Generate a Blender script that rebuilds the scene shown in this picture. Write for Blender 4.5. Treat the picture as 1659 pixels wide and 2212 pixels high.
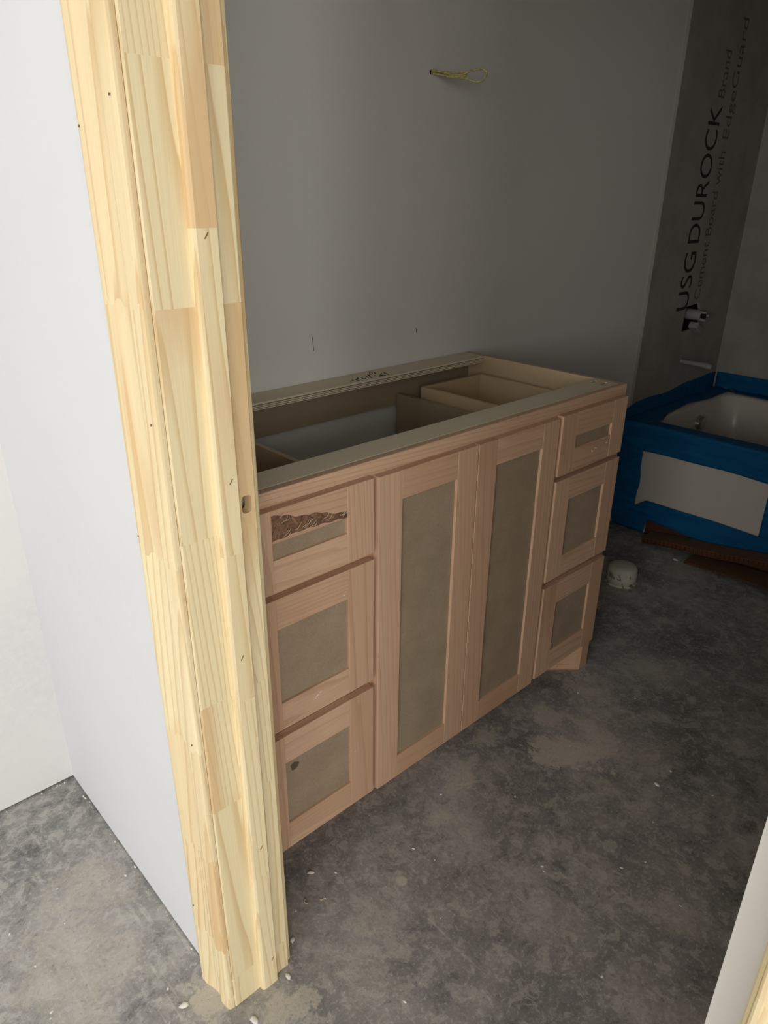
import bpy, bmesh, math, random
from mathutils import Vector, Matrix, noise

for o in list(bpy.data.objects):
    bpy.data.objects.remove(o, do_unlink=True)
SC = bpy.context.scene
COL = SC.collection

# ------------------------------------------------------------------ camera
AZ, PIT, ROL = 0.7492, -0.4179, 0.0091
CAM = Vector((-0.5394, -0.9306, 1.3784))
fw = Vector((math.sin(AZ)*math.cos(PIT), math.cos(AZ)*math.cos(PIT), math.sin(PIT)))
r0 = Vector((math.cos(AZ), -math.sin(AZ), 0))
u0 = r0.cross(fw)
rt = r0*math.cos(ROL) + u0*math.sin(ROL)
up = -r0*math.sin(ROL) + u0*math.cos(ROL)
cd = bpy.data.cameras.new('camera')
cd.sensor_fit = 'HORIZONTAL'; cd.sensor_width = 36.0
cd.lens = 36.0*1541.03/1659.0
cd.clip_start = 0.02
cam = bpy.data.objects.new('camera', cd); COL.objects.link(cam)
cam.matrix_world = Matrix(((rt.x, up.x, -fw.x, CAM.x), (rt.y, up.y, -fw.y, CAM.y), (rt.z, up.z, -fw.z, CAM.z), (0, 0, 0, 1)))
SC.camera = cam

# ------------------------------------------------------------------ world, daylight, exposure
w = bpy.data.worlds.new('world'); SC.world = w; w.use_nodes = True
w.node_tree.nodes['Background'].inputs[0].default_value = (0.75, 0.85, 1.0, 1)
w.node_tree.nodes['Background'].inputs[1].default_value = 1.0

def area(name, loc, rot, sx, sy, power, col):
    l = bpy.data.lights.new(name, 'AREA'); l.shape = 'RECTANGLE'; l.size = sx; l.size_y = sy
    l.energy = power; l.color = col
    o = bpy.data.objects.new(name, l); COL.objects.link(o); o.location = loc; o.rotation_euler = rot
    return o
# daylight entering the two windows of the outer room
area('daylight_left', (-4.44, -2.4, 1.75), (0, -math.pi/2, 0), 1.8, 2.5, 87, (1.0, 0.985, 0.965))
area('daylight_front', (-2.7, -4.44, 1.65), (math.pi/2, 0, 0), 2.4, 2.0, 118, (1.0, 0.985, 0.965))
SC.view_settings.view_transform = 'Standard'
SC.view_settings.look = 'None'
SC.view_settings.gamma = 1.0
SC.view_settings.use_curve_mapping = False
SC.view_settings.exposure = 0.0

# ------------------------------------------------------------------ helpers
def link(o, parent=None):
    COL.objects.link(o)
    if parent is not None:
        o.parent = parent
        # all meshes are written in room coordinates; only an Empty carries an offset
        o.matrix_parent_inverse = Matrix.Translation(parent.location).inverted() if parent.type == 'EMPTY' else Matrix.Identity(4)
    return o

def tag(o, label=None, cat=None, group=None, kind=None):
    if label: o['label'] = label
    if cat: o['category'] = cat
    if group: o['group'] = group
    if kind: o['kind'] = kind
    return o

def thing(name, loc, label, cat, group=None):
    e = bpy.data.objects.new(name, None); COL.objects.link(e); e.location = loc
    e.empty_display_size = 0.05
    return tag(e, label, cat, group)

def obj(name, bm, mat, parent=None, smooth=False, bevel=0.0):
    me = bpy.data.meshes.new(name)
    bmesh.ops.recalc_face_normals(bm, faces=bm.faces)
    bm.to_mesh(me); bm.free()
    if smooth:
        for p in me.polygons: p.use_smooth = True
    me.materials.append(mat)
    o = bpy.data.objects.new(name, me)
    if bevel:
        b = o.modifiers.new('bevel', 'BEVEL'); b.width = bevel; b.segments = 2; b.limit_method = 'ANGLE'; b.angle_limit = math.radians(40)
    return link(o, parent)

def box(bm, x0, x1, y0, y1, z0, z1):
    v = [bm.verts.new(p) for p in ((x0,y0,z0),(x1,y0,z0),(x1,y1,z0),(x0,y1,z0),(x0,y0,z1),(x1,y0,z1),(x1,y1,z1),(x0,y1,z1))]
    for f in ((0,1,2,3),(4,5,6,7),(0,1,5,4),(1,2,6,5),(2,3,7,6),(3,0,4,7)):
        bm.faces.new([v[i] for i in f])
    return v

def bobj(name, ext, mat, parent=None, bevel=0.0):
    bm = bmesh.new(); box(bm, *ext)
    return obj(name, bm, mat, parent, bevel=bevel)

def prism(bm, poly, zf0, zf1):
    """poly: list of (x, y); zf: height at each point (list or number)"""
    n = len(poly)
    a = zf0 if isinstance(zf0, (list, tuple)) else [zf0]*n
    b = zf1 if isinstance(zf1, (list, tuple)) else [zf1]*n
    lo = [bm.verts.new((p[0], p[1], a[i])) for i, p in enumerate(poly)]
    hi = [bm.verts.new((p[0], p[1], b[i])) for i, p in enumerate(poly)]
    for i in range(n):
        j = (i+1) % n
        bm.faces.new((lo[i], lo[j], hi[j], hi[i]))
    bm.faces.new(lo[::-1]); bm.faces.new(hi)

def tube(bm, pts, rad, seg=8, cap=True):
    pts = [Vector(p) for p in pts]
    rads = rad if isinstance(rad, (list, tuple)) else [rad]*len(pts)
    rings = []
    prev = None
    for i, p in enumerate(pts):
        d = (pts[min(i+1, len(pts)-1)] - pts[max(i-1, 0)])
        if d.length < 1e-9: d = Vector((0, 0, 1))
        d.normalize()
        if prev is None:
            a = d.orthogonal().normalized()
        else:
            a = prev - d*prev.dot(d)
            a = a.normalized() if a.length > 1e-6 else d.orthogonal().normalized()
        prev = a
        b = d.cross(a)
        rings.append([bm.verts.new(p + (a*math.cos(t) + b*math.sin(t))*rads[i]) for t in [2*math.pi*k/seg for k in range(seg)]])
    for i in range(len(rings)-1):
        for k in range(seg):
            bm.faces.new((rings[i][k], rings[i][(k+1) % seg], rings[i+1][(k+1) % seg], rings[i+1][k]))
    if cap:
        bm.faces.new(rings[0][::-1]); bm.faces.new(rings[-1])

def lathe(bm, prof, cx, cy, seg=40):
    rings = []
    for r, z in prof:
        if r < 1e-6:
            rings.append([bm.verts.new((cx, cy, z))])
        else:
            rings.append([bm.verts.new((cx+r*math.cos(2*math.pi*k/seg), cy+r*math.sin(2*math.pi*k/seg), z)) for k in range(seg)])
    for a, b in zip(rings, rings[1:]):
        for k in range(seg):
            j = (k+1) % seg
            if len(a) == 1: bm.faces.new((a[0], b[j], b[k]))
            elif len(b) == 1: bm.faces.new((a[k], a[j], b[0]))
            else: bm.faces.new((a[k], a[j], b[j], b[k]))

def cut(o, bms):
    """boolean difference with each cutter bmesh, applied"""
    for bm in bms:
        me = bpy.data.meshes.new('cutter'); bmesh.ops.recalc_face_normals(bm, faces=bm.faces); bm.to_mesh(me); bm.free()
        c = bpy.data.objects.new('cutter', me); COL.objects.link(c)
        m = o.modifiers.new('cut', 'BOOLEAN'); m.operation = 'DIFFERENCE'; m.object = c; m.solver = 'EXACT'
        # bevel (if any) must stay last
        dg = bpy.context.evaluated_depsgraph_get(); dg.update()
        bev = [x for x in o.modifiers if x.type == 'BEVEL']
        for x in bev: x.show_viewport = False
        dg = bpy.context.evaluated_depsgraph_get(); dg.update()
        new = bpy.data.meshes.new_from_object(o.evaluated_get(dg))
        o.modifiers.remove(m)
        old = o.data; new.name = o.name; o.data = new
        for x in bev: x.show_viewport = True
        bpy.data.objects.remove(c, do_unlink=True)

# ------------------------------------------------------------------ materials
class NT:
    def __init__(s, name):
        s.m = bpy.data.materials.new(name); s.m.use_nodes = True
        s.t = s.m.node_tree; s.p = s.t.nodes['Principled BSDF']
        s.p.inputs['Specular IOR Level'].default_value = 0.3
    def n(s, typ, **k):
        n = s.t.nodes.new(typ)
        for a, b in k.items(): setattr(n, a, b)
        return n
    def l(s, a, b): s.t.links.new(a, b)
    def val(s, sock, v):
        if hasattr(v, 'is_linked'): s.l(v, sock)
        else: sock.default_value = v
    def math(s, op, a, b=0.0, clamp=False):
        n = s.n('ShaderNodeMath', operation=op, use_clamp=clamp); s.val(n.inputs[0], a); s.val(n.inputs[1], b); return n.outputs[0]
    def mapping(s, src, scale=(1,1,1), loc=(0,0,0), rot=(0,0,0)):
        n = s.n('ShaderNodeMapping'); s.l(src, n.inputs[0]); s.val(n.inputs['Scale'], scale); s.val(n.inputs['Location'], loc); n.inputs['Rotation'].default_value = rot
        return n.outputs[0]
    def noise(s, src, scale, detail=2.0, rough=0.5, dist=0.0):
        n = s.n('ShaderNodeTexNoise'); s.l(src, n.inputs['Vector']); s.val(n.inputs['Scale'], scale); n.inputs['Detail'].default_value = detail; n.inputs['Roughness'].default_value = rough; n.inputs['Distortion'].default_value = dist
        return n.outputs[0]
    def ramp(s, f, stops, interp='LINEAR'):
        n = s.n('ShaderNodeValToRGB'); n.color_ramp.interpolation = interp
        e = n.color_ramp.elements
        while len(e) < len(stops): e.new(0.5)
        for k, (p, c) in zip(e, stops):
            k.position = p
            k.color = (c, c, c, 1) if isinstance(c, (int, float)) else (*c, 1)
        s.l(f, n.inputs[0]); return n.outputs[0]
    def mix(s, f, a, b, blend='MIX'):
        n = s.n('ShaderNodeMix', data_type='RGBA', blend_type=blend)
        s.val(n.inputs[0], f)
        for sock, v in ((n.inputs[6], a), (n.inputs[7], b)):
            if hasattr(v, 'is_linked'): s.l(v, sock)
            else: sock.default_value = (*v, 1)
        return n.outputs[2]
    def col(s, c):
        if hasattr(c, 'is_linked'): s.l(c, s.p.inputs['Base Color'])
        else: s.p.inputs['Base Color'].default_value = (*c, 1)
    def rough(s, r): s.val(s.p.inputs['Roughness'], r)
    def bump(s, h, strength=0.2, dist=0.002):
        n = s.n('ShaderNodeBump'); s.l(h, n.inputs['Height']); n.inputs['Strength'].default_value = strength; n.inputs['Distance'].default_value = dist
        s.l(n.outputs[0], s.p.inputs['Normal'])
    def oc(s):
        return s.n('ShaderNodeTexCoord').outputs['Object']
    def rand(s):
        return s.n('ShaderNodeObjectInfo').outputs['Random']

def plain(name, c, r=0.5, metal=0.0, spec=0.3, bump=0.0, var=0.0):
    m = NT(name); m.rough(r); m.p.inputs['Metallic'].default_value = metal; m.p.inputs['Specular IOR Level'].default_value = spec
    oc = m.oc()
    f = m.noise(oc, 14.0, 4.0, 0.6)
    lo = tuple(x*(1-var) for x in c); hi = tuple(min(1, x*(1+var)) for x in c)
    m.col(m.ramp(f, [(0.3, lo), (0.7, hi)]))
    if bump: m.bump(m.noise(oc, 220.0, 3.0), bump, 0.001)
    return m.m

def wood(name, axis, light, mid, dark, band=40.0, contrast=1.0, blotch=0.5, rough=0.62, fine=0.5, tint=0.12):
    """axis: the direction the grain runs"""
    m = NT(name); m.rough(rough)
    oc = m.oc(); rd = m.rand()
    comb = m.n('ShaderNodeCombineXYZ')
    for i, k in enumerate((37.0, 61.0, 23.0)): m.l(m.math('MULTIPLY', rd, k), comb.inputs[i])
    sq = 0.045
    sc = {'X': (sq, 1, 1), 'Y': (1, sq, 1), 'Z': (1, 1, sq)}[axis]
    mp = m.mapping(oc, sc, comb.outputs[0])
    # broad wander of the growth rings
    wob = m.noise(mp, 16.0, 2.0, 0.5)
    acr = m.n('ShaderNodeSeparateXYZ'); m.l(mp, acr.inputs[0])
    s_ = m.math('ADD', m.math('ADD', acr.outputs[0], acr.outputs[1]), acr.outputs[2])
    # band frequency differs from board to board
    rd2 = m.math('FRACT', m.math('MULTIPLY', rd, 17.31))
    frq = m.math('MULTIPLY', m.math('ADD', m.math('MULTIPLY', rd2, 1.5), 0.45), band)
    ph = m.math('ADD', m.math('MULTIPLY', s_, frq), m.math('MULTIPLY', wob, band*0.075))
    saw = m.math('FRACT', ph)
    g = m.ramp(saw, [(0.0, 0.0), (0.62, 0.07), (0.88, 0.8*contrast), (0.95, 1.0*contrast), (1.0, 0.0)])
    amp = m.math('ADD', m.math('MULTIPLY', m.math('FRACT', m.math('MULTIPLY', rd, 7.77)), 0.55), 0.45)
    gg = m.math('MULTIPLY', g, amp)
    c = m.mix(gg, light, mid)
    # heartwood blotches
    bl = m.ramp(m.noise(m.mapping(oc, tuple(0.16 if k == sq else 1 for k in sc), comb.outputs[0]), 9.0, 1.5, 0.5), [(0.585, 0.0), (0.64, 1.0)])
    c = m.mix(m.math('MULTIPLY', bl, blotch), c, dark)
    # fine fibre
    fsc = {'X': (0.02, 1, 1), 'Y': (1, 0.02, 1), 'Z': (1, 1, 0.02)}[axis]
    fn = m.noise(m.mapping(oc, fsc, comb.outputs[0]), 520.0, 3.0, 0.6)
    c = m.mix(m.math('MULTIPLY', m.ramp(fn, [(0.35, 1.0), (0.6, 0.0)]), 0.28*fine), c, mid)
    # board to board tint
    rd3 = m.math('FRACT', m.math('MULTIPLY', rd, 29.17))
    c = m.mix(m.math('MULTIPLY', rd3, tint*2), c, dark)
    m.col(c)
    m.bump(fn, 0.06, 0.001)
    return m.m

PINE = dict(light=(0.90, 0.78, 0.495), mid=(0.62, 0.41, 0.17), dark=(0.74, 0.49, 0.25))
M = {}
M['pine'] = wood('pine', 'Z', band=62.0, blotch=0.7, contrast=0.9, tint=0.16, **PINE)
M['pine_x'] = wood('pine_horizontal', 'Y', band=62.0, blotch=0.7, contrast=0.9, tint=0.16, **PINE)
ALD = dict(light=(0.74, 0.50, 0.335), mid=(0.50, 0.29, 0.175), dark=(0.56, 0.33, 0.20))
M['alder_z'] = wood('alder_vertical', 'Z', band=52.0, blotch=0.5, contrast=0.85, fine=1.2, tint=0.30, **ALD)
M['alder_x'] = wood('alder_horizontal', 'X', band=52.0, blotch=0.5, contrast=0.85, fine=1.2, tint=0.30, **ALD)
M['alder_y'] = wood('alder_depth', 'Y', band=52.0, blotch=0.5, contrast=0.85, fine=1.2, tint=0.30, **ALD)
PLY_SHADED = dict(light=(0.42, 0.32, 0.21), mid=(0.36, 0.27, 0.17), dark=(0.33, 0.24, 0.15))  # shade of the cabinet interior put into these darker ply tones
M['ply_x'] = wood('birch_ply_shaded_long', 'X', band=9.0, blotch=0.4, contrast=0.4, fine=0.5, tint=0.05, **PLY_SHADED)
M['ply_z'] = wood('birch_ply_shaded_upright', 'Z', band=9.0, blotch=0.4, contrast=0.4, fine=0.5, tint=0.05, **PLY_SHADED)
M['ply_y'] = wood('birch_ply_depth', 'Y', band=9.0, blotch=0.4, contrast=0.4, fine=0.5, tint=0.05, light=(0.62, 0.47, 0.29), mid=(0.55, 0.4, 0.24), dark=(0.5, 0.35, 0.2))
M['ply_lit'] = wood('birch_ply_lit_face', 'X', band=9.0, blotch=0.4, contrast=0.4, fine=0.5, tint=0.05, light=(0.86, 0.75, 0.55), mid=(0.76, 0.65, 0.47), dark=(0.72, 0.61, 0.44))  # same ply lightened: light on the stretcher tops put into the colour
M['ply_dark'] = wood('ply_core', 'X', band=9.0, blotch=0.5, contrast=0.5, fine=1.0, light=(0.30, 0.2, 0.12), mid=(0.16, 0.1, 0.06), dark=(0.14, 0.09, 0.055))
M['shadow_void'] = plain('black_and_hole_shade', (0.02, 0.016, 0.012), 0.9)  # near-black shade painted into holes; also the black valve cartridge
M['ink'] = plain('black_ink', (0.03, 0.028, 0.026), 0.7)
M['ink_faint'] = plain('faded_ink', (0.13, 0.125, 0.11), 0.8)
M['pencil'] = plain('pencil', (0.10, 0.10, 0.11), 0.6)
M['nail'] = plain('nail_hole', (0.20, 0.13, 0.07), 0.8)
M['splinter'] = plain('pale_splinter', (0.75, 0.6, 0.42), 0.7)

def mdf():
    m = NT('mdf_panel'); m.rough(0.75); oc = m.oc()
    a = m.noise(oc, 11.0, 4.0, 0.6); b = m.noise(oc, 700.0, 2.0, 0.6)
    c = m.ramp(a, [(0.3, (0.35, 0.265, 0.175)), (0.7, (0.43, 0.33, 0.225))])
    c = m.mix(m.math('MULTIPLY', m.ramp(b, [(0.35, 1.0), (0.55, 0.0)]), 0.35), c, (0.18, 0.13, 0.085))
    m.col(c); m.bump(b, 0.08, 0.0006); return m.m
M['mdf'] = mdf()
M['mdf_stain'] = plain('dark_mdf_stain', (0.13, 0.09, 0.06), 0.8)

def wane():
    m = NT('torn_bark_edge'); m.rough(0.85); oc = m.oc()
    a = m.noise(oc, 90.0, 5.0, 0.65, 1.0)
    c = m.ramp(a, [(0.30, (0.09, 0.048, 0.028)), (0.5, (0.22, 0.118, 0.07)), (0.70, (0.40, 0.235, 0.145))])
    m.col(c); m.bump(a, 0.6, 0.003); return m.m
M['wane'] = wane()

def drywall(name, base=(0.80, 0.79, 0.76), patch=(0.66, 0.68, 0.665), amount=0.5, zpatch=None):
    m = NT(name); m.rough(0.85); m.p.inputs['Specular IOR Level'].default_value = 0.2
    oc = m.oc()
    big = m.noise(oc, 1.3, 3.0, 0.55)
    f = m.ramp(big, [(0.42, 0.0), (0.62, 1.0)])
    fib = m.noise(oc, 60.0, 5.0, 0.7)
    f = m.math('MULTIPLY', m.math('MULTIPLY', f, m.ramp(fib, [(0.32, 0.25), (0.62, 1.0)])), amount)
    c = m.mix(f, base, patch)
    m.col(c)
    bp = m.noise(oc, 160.0, 4.0, 0.6)
    m.bump(bp, 0.12, 0.0015); return m.m
M['drywall_hall'] = drywall('painted_drywall', (0.78, 0.78, 0.79), (0.73, 0.73, 0.745), 0.6)
M['drywall_far'] = drywall('mudded_drywall', (0.76, 0.75, 0.725), (0.67, 0.67, 0.66), 0.75)
M['drywall_bath'] = drywall('primed_drywall', (0.82, 0.795, 0.73), (0.74, 0.75, 0.70), 0.55)
M['drywall_low_bounce'] = drywall('unseen_drywall_greyed', (0.50, 0.485, 0.45), (0.58, 0.57, 0.55), 0.8)  # unseen outer-room walls, greyed to cut bounce light
M['ceiling'] = drywall('ceiling_paint', (0.70, 0.69, 0.67), (0.62, 0.61, 0.59), 0.5)

def cement():
    m = NT('cement_board'); m.rough(0.95); oc = m.oc()
    a = m.noise(oc, 6.0, 4.0, 0.6); b = m.noise(oc, 300.0, 3.0, 0.6)
    c = m.ramp(a, [(0.3, (0.33, 0.31, 0.265)), (0.7, (0.44, 0.415, 0.355))])
    c = m.mix(m.math('MULTIPLY', b, 0.25), c, (0.3, 0.29, 0.25))
    m.col(c); m.bump(b, 0.25, 0.001); return m.m
M['cement'] = cement()

SPLATS = [(0.247, -0.153, 0.016, 1.0), (0.58, -0.02, 0.07, 0.8), (0.86, -0.17, 0.085, 1.0), (0.98, -0.20, 0.07, 0.8), (1.02, -0.33, 0.07, 0.35),
          (0.44, -0.10, 0.035, 0.55), (0.30, -0.30, 0.04, 0.25), (0.14, -0.17, 0.05, 0.45), (0.42, -0.50, 0.06, 0.22), (0.72, -0.35, 0.04, 0.25),
          (-0.26, 0.30, 0.09, 0.5), (-0.36, 0.14, 0.12, 0.5), (-0.21, -0.09, 0.05, 0.9), (-0.12, -0.21, 0.05, 0.8), (0.05, -0.25, 0.06, 0.25), (1.35, -0.12, 0.09, 0.5), (0.62, -0.60, 0.05, 0.35),
          (0.75, 0.02, 0.05, 0.7), (0.93, -0.05, 0.06, 0.8), (1.12, -0.06, 0.06, 0.6), (2.1, 0.1, 0.12, 0.4)]
def floor_mat():
    m = NT('concrete_slab'); oc = m.oc()
    m.p.inputs['Specular IOR Level'].default_value = 0.3
    def warp(scale, amt):
        t = m.n('ShaderNodeTexNoise'); m.l(oc, t.inputs['Vector']); t.inputs['Scale'].default_value = scale; t.inputs['Detail'].default_value = 6.0; t.inputs['Roughness'].default_value = 0.65
        v = m.n('ShaderNodeVectorMath', operation='MULTIPLY_ADD'); m.l(t.outputs['Color'], v.inputs[0]); v.inputs[1].default_value = (amt, amt, 0); m.l(oc, v.inputs[2])
        return v.outputs[0]
    a = m.noise(oc, 3.0, 8.0, 0.66)
    b = m.noise(oc, 9.5, 10.0, 0.72, 0.35)
    e = m.noise(oc, 26.0, 8.0, 0.7, 0.6)
    g = m.noise(oc, 120.0, 5.0, 0.7)
    hue = m.noise(oc, 5.0, 4.0, 0.6)
    c = m.ramp(a, [(0.34, (0.168, 0.162, 0.160)), (0.50, (0.280, 0.266, 0.251)), (0.66, (0.432, 0.403, 0.371))])
    c = m.mix(m.math('MULTIPLY', m.ramp(hue, [(0.52, 0.0), (0.66, 1.0)]), 0.35), c, (0.192, 0.216, 0.184))
    c = m.mix(m.math('MULTIPLY', m.ramp(hue, [(0.34, 1.0), (0.46, 0.0)]), 0.35), c, (0.208, 0.200, 0.224))
    # crusted plaster film, crisp ragged edges
    c = m.mix(m.math('MULTIPLY', m.ramp(b, [(0.525, 0.0), (0.575, 0.75), (0.68, 1.0)]), 0.45), c, (0.500, 0.469, 0.419))
    c = m.mix(m.math('MULTIPLY', m.ramp(b, [(0.36, 1.0), (0.435, 0.0)]), 0.55), c, (0.112, 0.107, 0.107))
    c = m.mix(m.math('MULTIPLY', m.ramp(e, [(0.525, 0.0), (0.575, 1.0)]), 0.46), c, (0.537, 0.506, 0.456))
    c = m.mix(m.math('MULTIPLY', m.ramp(e, [(0.36, 1.0), (0.43, 0.0)]), 0.45), c, (0.104, 0.099, 0.099))
    # trowel sweeps and scratches
    for rot, sc, lo, amt in ((0.6, 60.0, 0.64, 0.45), (-0.35, 85.0, 0.66, 0.4), (1.4, 70.0, 0.67, 0.35)):
        rp = m.mapping(oc, (1, 0.07, 1), (0, 0, 0), (0, 0, rot))
        sw = m.noise(rp, sc, 3.0, 0.6, 0.4)
        c = m.mix(m.math('MULTIPLY', m.math('MULTIPLY', m.ramp(sw, [(lo, 0.0), (lo+.04, 1.0)]), m.ramp(b, [(0.42, 0.0), (0.56, 1.0)])), amt), c, (0.587, 0.550, 0.488))
    # sanded drywall dust tracked about the outer room
    sx = m.n('ShaderNodeSeparateXYZ'); m.l(oc, sx.inputs[0])
    dust = m.math('MULTIPLY', m.math('SUBTRACT', 0.0, m.math('ADD', sx.outputs[0], m.math('MULTIPLY', m.math('SUBTRACT', a, 0.5), 0.8))), 3.0, clamp=True)
    c = m.mix(m.math('MULTIPLY', dust, m.ramp(e, [(0.40, 0.0), (0.58, 0.40)])), c, (0.537, 0.519, 0.481))
    # plaster splats and smears with ragged outlines
    p = warp(11.0, 0.14)
    acc = None
    for (x, y, r, s) in SPLATS:
        d = m.n('ShaderNodeVectorMath', operation='DISTANCE'); m.l(oc if r < 0.02 else p, d.inputs[0])
        d.inputs[1].default_value = (x + (0 if r < 0.02 else 0.07), y + (0 if r < 0.02 else 0.07), 0)
        f = m.math('DIVIDE', d.outputs['Value'], r)
        if r >= 0.02: f = m.math('ADD', f, m.math('ADD', m.math('MULTIPLY', m.math('SUBTRACT', b, 0.5), 5.0), m.math('MULTIPLY', m.math('SUBTRACT', e, 0.5), 2.5)))
        f = m.math('MULTIPLY', m.ramp(f, [(0.62, 1.0), (0.92, 0.0)]), s)
        acc = f if acc is None else m.math('MAXIMUM', acc, f)
    c = m.mix(m.math('MULTIPLY', acc, 0.88), c, (0.575, 0.525, 0.444))
    c = m.mix(m.math('MULTIPLY', m.ramp(g, [(0.545, 0.0), (0.65, 1.0)]), 0.42), c, (0.640, 0.619, 0.569))
    c = m.mix(m.math('MULTIPLY', m.ramp(g, [(0.32, 1.0), (0.43, 0.0)]), 0.40), c, (0.096, 0.093, 0.093))
    m.col(c)
    m.rough(m.ramp(a, [(0.3, 0.6), (0.7, 0.85)]))
    h = m.math('ADD', m.math('MULTIPLY', e, 0.6), m.math('MULTIPLY', g, 0.4))
    m.bump(h, 0.4, 0.004)
    return m.m
M['floor'] = floor_mat()

def film(name, c):
    m = NT(name); oc = m.oc(); m.rough(0.5); m.p.inputs['Specular IOR Level'].default_value = 0.12
    a = m.noise(m.mapping(oc, (1, 0.12, 1)), 45.0, 4.0, 0.6)
    b = m.noise(oc, 6.0, 3.0)
    cc = m.ramp(a, [(0.3, tuple(x*0.8 for x in c)), (0.7, tuple(x*1.2 for x in c))])
    m.col(cc); m.bump(m.math('ADD', a, b), 0.35, 0.004); return m.m
M['film'] = film('blue_film', (0.006, 0.105, 0.25))
M['white_tub'] = plain('tub_enamel', (0.66, 0.60, 0.525), 0.28, spec=0.45, var=0.02)
M['chrome'] = plain('chrome', (0.55, 0.55, 0.55), 0.2, metal=1.0)
M['brass'] = plain('dull_brass', (0.35, 0.27, 0.14), 0.45, metal=1.0)
M['plastic_grey'] = plain('grey_plastic', (0.36, 0.345, 0.31), 0.45, var=0.08)
M['plastic_white'] = plain('white_plastic', (0.85, 0.83, 0.78), 0.4, var=0.05)
M['card'] = plain('brown_cardboard', (0.10, 0.035, 0.016), 0.85, var=0.18)
M['card_pale'] = plain('cardboard_liner', (0.17, 0.085, 0.05), 0.85, var=0.15)
M['chip'] = plain('plaster_chip', (0.80, 0.77, 0.70), 0.9, var=0.1)
M['door_paint'] = plain('white_primer', (0.86, 0.845, 0.81), 0.5, var=0.01)
M['steel'] = plain('steel', (0.5, 0.5, 0.5), 0.35, metal=1.0)
def capmat():
    m = NT('smeared_pvc'); oc = m.oc(); m.rough(0.6)
    a = m.noise(oc, 42.0, 2.5, 0.5, 0.8)
    sx = m.n('ShaderNodeSeparateXYZ'); m.l(oc, sx.inputs[0])
    low = m.math('MULTIPLY', m.math('SUBTRACT', 0.062, sx.outputs[2]), 60.0, clamp=True)
    f = m.math('MULTIPLY', m.ramp(a, [(0.56, 0.0), (0.60, 1.0)]), low)
    m.col(m.mix(f, (0.62, 0.585, 0.49), (0.24, 0.22, 0.13))); return m.m
M['cap'] = capmat()
def wiremat():
    m = NT('romex_sheath'); m.rough(0.35); oc = m.oc(); m.col(m.ramp(m.noise(oc, 130.0, 3.0), [(0.35, (0.40, 0.33, 0.13)), (0.65, (0.72, 0.62, 0.30))])); return m.m
M['wire'] = wiremat()
M['copper'] = plain('copper', (0.7, 0.35, 0.15), 0.4, metal=1.0)
M['glass'] = NT('window_glass').m
_g = M['glass'].node_tree.nodes['Principled BSDF']; _g.inputs['Transmission Weight'].default_value = 1.0; _g.inputs['Roughness'].default_value = 0.0; _g.inputs['IOR'].default_value = 1.01; _g.inputs['Base Color'].default_value = (1, 1, 1, 1)

# ------------------------------------------------------------------ the setting
XO, XI = -0.166, -0.045           # outer and inner face of the doorway wall
YB, YH, YF = 0.590, 0.638, -0.945  # bathroom back wall, outer-room back wall, bathroom front wall
XR, ZC = 3.18, 2.74
YJ, YK = -0.137, -0.880           # jamb faces of the opening
HX, HY = -4.4, -4.4
TH = 2.035                        # underside of the head jamb

def struct(name, boxes, mat):
    bm = bmesh.new()
    for b in boxes: box(bm, *b)
    return tag(obj(name, bm, mat), kind='structure')

struct('floor', [(HX-.15, XR+.15, HY-.15, 0.80, -0.12, 0.0)], M['floor'])
struct('ceiling', [(HX-.15, XR+.15, HY-.15, 0.80, ZC, ZC+0.1)], M['ceiling'])
wall_back = struct('wall_back', [(XI, XR, YB, 0.80, 0, ZC)], M['drywall_bath'])
G = 0.0195
WY0, WY1 = YK-0.018-G, YJ+0.018+G   # rough opening
# doorway wall: gypsum both sides, open stud cavity next to the jamb
wl = struct('wall_left', [(XO, XI, WY1, 0.80, 0.004, ZC), (XO, XI, HY, WY0, 0.004, ZC), (XO, XI, WY0, WY1, TH+0.018+G, ZC)], M['drywall_hall'])
struct('wall_front', [(XI, XR, YF-0.12, YF, 0, ZC)], M['drywall_bath'])
struct('wall_right', [(XR, XR+0.12, YF-.12, 0.80, 0, ZC)], M['drywall_bath'])
struct('wall_hall_back', [(HX, XO, YH, 0.80, 0.006, ZC)], M['drywall_far'])
A0, A1, AZ0, AZ1 = -3.65, -1.15, 0.85, 2.65
struct('wall_hall_left', [(HX-.12, HX, HY-.12, A0, 0, ZC), (HX-.12, HX, A1, 0.80, 0, ZC), (HX-.12, HX, A0, A1, 0, AZ0), (HX-.12, HX, A0, A1, AZ1, ZC)], M['drywall_low_bounce'])
B0, B1, BZ0, BZ1 = -3.9, -1.5, 0.65, 2.65
struct('wall_hall_front', [(HX, B0, HY-.12, HY, 0, ZC), (B1, XO, HY-.12, HY, 0, ZC), (B0, B1, HY-.12, HY, 0, BZ0), (B0, B1, HY-.12, HY, BZ1, ZC)], M['drywall_low_bounce'])

def window(n, plane, lo, hi, z0, z1):
    t = 0.05
    def bx(a0, a1, zz0, zz1, d0, d1):
        return (HX+d0, HX+d1, a0, a1, zz0, zz1) if plane == 'x' else (a0, a1, HY+d0, HY+d1, zz0, zz1)
    bm = bmesh.new()
    for b in ((lo, lo+t, z0, z1), (hi-t, hi, z0, z1), (lo+t, hi-t, z0, z0+t), (lo+t, hi-t, z1-t, z1)): box(bm, *bx(*b, -.02, .02))
    f = tag(obj('window_%d' % n, bm, M['door_paint']), kind='structure')
    mid = (lo+hi)/2
    bobj('mullion', bx(mid-.025, mid+.025, z0+t, z1-t, -.015, .015), M['door_paint'], f)
window(1, 'x', A0, A1, AZ0, AZ1)
window(2, 'y', B0, B1, BZ0, BZ1)

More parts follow.
